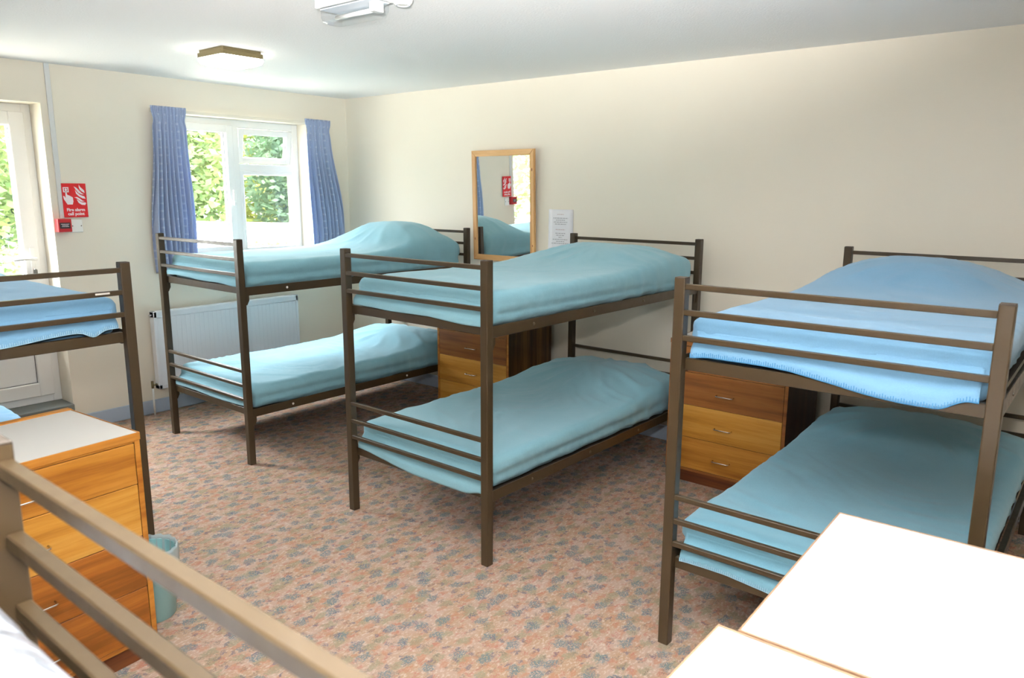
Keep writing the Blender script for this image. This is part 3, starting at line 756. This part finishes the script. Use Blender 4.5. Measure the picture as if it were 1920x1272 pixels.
Z2, Z1 = 1.046, .314
GU = None
b1u = slab(1, 'blanket', 'teal blanket on the upper bunk under the window, heaped high over the pillow', 'blanket', M['teal'], Z2, .162, hump=.185, hy=.36, hs=.30, hx=.42, seed=1, hc=.48)
b1l = slab(1, 'blanket', 'teal blanket on the lower bunk beside the radiator, its top bleached by window light', 'blanket', M['teal'], Z1, .160, hump=.09, hy=.30, hs=.28, hx=.42, seed=2, wr=1.5)
b2u = slab(2, 'blanket', 'teal blanket tucked round the upper bunk in the middle of the room', 'blanket', M['teal'], Z2, .160, hump=.105, hy=.33, hs=.36, hx=.43, seed=3)
b2l = slab(2, 'blanket', 'teal blanket on the lower bunk in the middle of the room', 'blanket', M['teal'], Z1, .156, hump=.10, hy=.33, hs=.34, hx=.43, seed=4, wr=1.4)
b3u = slab(3, 'blanket', 'sky blue blanket on the upper bunk at the right with a stitched hem', 'blanket', M['blue'], Z2, .160, hump=.125, hy=.33, hs=.34, hx=.36, hc=.40, seed=5, wr=.6)
b3l = slab(3, 'blanket', 'teal blanket on the lower bunk at the right, behind the white-topped drawers', 'blanket', M['mid'], Z1, .156, hump=.09, hy=.3, hs=.30, hx=.42, seed=6)
b4u = slab(4, 'blanket', 'sky blue blanket on the upper bunk by the glazed door', 'blanket', M['blue'], Z2, .160, hump=.05, hy=.33, hs=.36, hx=.42, seed=7, wr=.6)
b4l = slab(4, 'blanket', 'blue blanket on the lower bunk by the door, behind the wooden drawers', 'blanket', M['blue'], Z1, .156, hump=.05, hy=.3, hs=.30, hx=.42, seed=8, y0=.14)
slab(5, 'mattress', 'bare white wipe-clean mattress on the bunk nearest the camera', 'mattress', M['cover'], Z2, .192, hump=.0, seed=9, wr=2.2, rad=.05, y0=.038)
flap(b1u, M['teal'], Z2+.115, lambda x: 1.082-.020*sst(.6, .86, x)+.006*math.sin(x*9), 31)
flap(b1l, M['teal'], Z1+.11, lambda x: .347+.004*math.sin(x*8), 32)
flap(b2u, M['teal'], Z2+.115, lambda x: 1.074-.010*sst(.3, .9, x)+.003*math.sin(x*14), 33)
flap(b2l, M['teal'], Z1+.11, lambda x: .342-.045*sst(.0, .5, x)+.022*sst(.78, .88, x), 34)
flap(b3u, M['blue'], Z2+.115, lambda x: 1.085-.012*sst(.0, .12, .12-x)-.048*sst(.28, .72, x)+.034*sst(.78, .86, x), 35, 'stitch')
flap(b3l, M['mid'], Z1+.11, lambda x: .330-.020*sst(.1, .6, x)+.008*math.sin(x*8), 36, 'stitchpale')
flap(b4u, M['blue'], Z2+.115, lambda x: 1.070+.020*sst(.45, .72, x)-.022*math.exp(-((x-.79)/.03)**2), 37, 'stitchpale')

# ------------------------------------------------------------------ chests of drawers
CW, CD, CH = .67, .49, .822
def make_chest(fronts, side, edge, top, lip, backlip=False, D=CD, CW=.67):
    c = empty('chest_of_drawers')
    e = M[edge]
    box('side_panel', 0, .018, .004, D, 0, CH-.024, M[side], c, .001); box('side_panel', CW-.018, CW, .004, D, 0, CH-.024, M[side], c, .001)
    box('front_edging', 0, .018, 0, .0045, .07, CH-.024, e, c, .0005); box('front_edging', CW-.018, CW, 0, .0045, .07, CH-.024, e, c, .0005)
    box('back_panel', .018, CW-.018, D-.008, D, .05, CH-.024, M[side], c, 0)
    box('plinth', .002, CW-.002, .012, .03, 0, .072, M['plinth'], c, .001)
    box('bottom_rail', .018, CW-.018, .002, .04, .068, .083, e, c, .0005)
    box('top_rail', .018, CW-.018, .001, .04, .790, CH-.024, e, c, .0005)
    zs = (.0845, .268, .4555, .643, .7885)
    for i, f in enumerate(fronts):
        d = box('drawer', .0205, CW-.0205, .0, D-.02, zs[i]+.001, zs[i+1]-.0015, M[f], c, .0012)
        zc = (zs[i]+zs[i+1])/2-.012; bm = bmesh.new(); hw = .048
        pts = [(CW/2-hw, .0, zc), (CW/2-hw, -.018, zc), (CW/2-hw+.003, -.024, zc), (CW/2-hw+.010, -.027, zc), (CW/2+hw-.010, -.027, zc), (CW/2+hw-.003, -.024, zc), (CW/2+hw, -.018, zc), (CW/2+hw, .0, zc)]
        tube(bm, pts, .0033, 8); fin('handle', bm, M['chrome'], d)
    # top: laminate board with wooden lipping round the edge
    tp = box('top_board', .004, CW-.004, 0, D-.004, CH-.024, CH, M[top], c, .001)
    bm = bmesh.new(); lw = .0045; r_c = .012
    bx(bm, -.002, CW+.002, -.003, lw-.003, CH-.025, CH+.0006, .0008); bx(bm, -.002, CW+.002, D-lw, D+.001, CH-.025, CH+.0006, .0008)
    bx(bm, -.002, lw-.002, lw-.003, D-lw, CH-.025, CH+.0006, .0008); bx(bm, CW-lw+.002, CW+.002, lw-.003, D-lw, CH-.025, CH+.0006, .0008)
    fin('lipping', bm, M[lip], c)
    if backlip: box('back_strip', -.001, CW+.001, D-.004, D+.026, CH-.024, CH+.004, M['edge'], c, .001)
    return c
def place(c, x, y, a, label):
    c.location = (x, y, 0); c.rotation_euler = (0, 0, a); tag(c, label, 'chest of drawers', 'wooden chests of drawers between the bunks'); return c
place(make_chest(('yell', 'yell', 'brow', 'brow'), 'streak', 'edge', 'laminate', 'edge'), 1.61, -.535, 0, 'wooden chest of drawers behind the middle bunk, under the mirror')
place(make_chest(('oran', 'yell', 'brow', 'brow'), 'darkside', 'brow', 'laminate', 'brow'), 3.512, -.60, 0, 'wooden chest of drawers seen through the right-hand bunk')
place(make_chest(('rust', 'rust', 'yell', 'oran'), 'darkside', 'edge', 'lamgrey', 'edge', True, .455, .73), 2.9817, -4.0178, PI/2+R(4.5), 'wooden chest of drawers with grey-white top in the left foreground')
ca = place(make_chest(('rust', 'yell', 'brow', 'oran'), 'darkside', 'edge', 'laminate', 'lip'), 4.945, -2.455, -PI/2+R(1.), 'chest of drawers with white top, the farther of the two at lower right')
cb = copy_tree(ca)
place(cb, 4.920, -3.134, -PI/2, 'chest of drawers with white top, the nearer of the two at the bottom edge')

# waste bin with liner
bn = tag(empty('waste_bin', (2.665, -3.185, 0)), 'small teal plastic waste bin with a clear liner behind the wooden chest', 'waste bin')
bm = bmesh.new(); q = lathe(bm, [(.078, .0), (.082, .004), (.100, .265), (.104, .27), (.097, .268), (.079, .008)], 40); cap(bm, q[0][::-1]); cap(bm, q[-1]); fin('bin_body', bm, M['bin'], bn, .8)
bm = bmesh.new(); pr_ = [(.092, .20), (.0985, .272), (.104, .285), (.1085, .272), (.107, .215), (.1055, .19)]
rs = []
for r0, h in pr_:
    rs.append([bm.verts.new(((r0+.0022*math.sin(k*2.3)+.0015*math.sin(k*5.1+h*90))*math.cos(k*PI/24), (r0+.0022*math.sin(k*2.3))*math.sin(k*PI/24), h+.003*math.sin(k*1.9)*(h < .25 or h > .28))) for k in range(48)])
for a, b in zip(rs, rs[1:]):
    for k in range(48): f = bm.faces.new((a[k], a[(k+1) % 48], b[(k+1) % 48], b[k])); f.smooth = True
fin('bin_liner', bm, M['liner'], bn)

sc.cycles.max_bounces = 10; sc.cycles.diffuse_bounces = 5; sc.cycles.transparent_max_bounces = 12
sc.cycles.sample_clamp_indirect = 6; sc.cycles.caustics_reflective = False; sc.cycles.caustics_refractive = False
sc.cycles.use_denoising = True
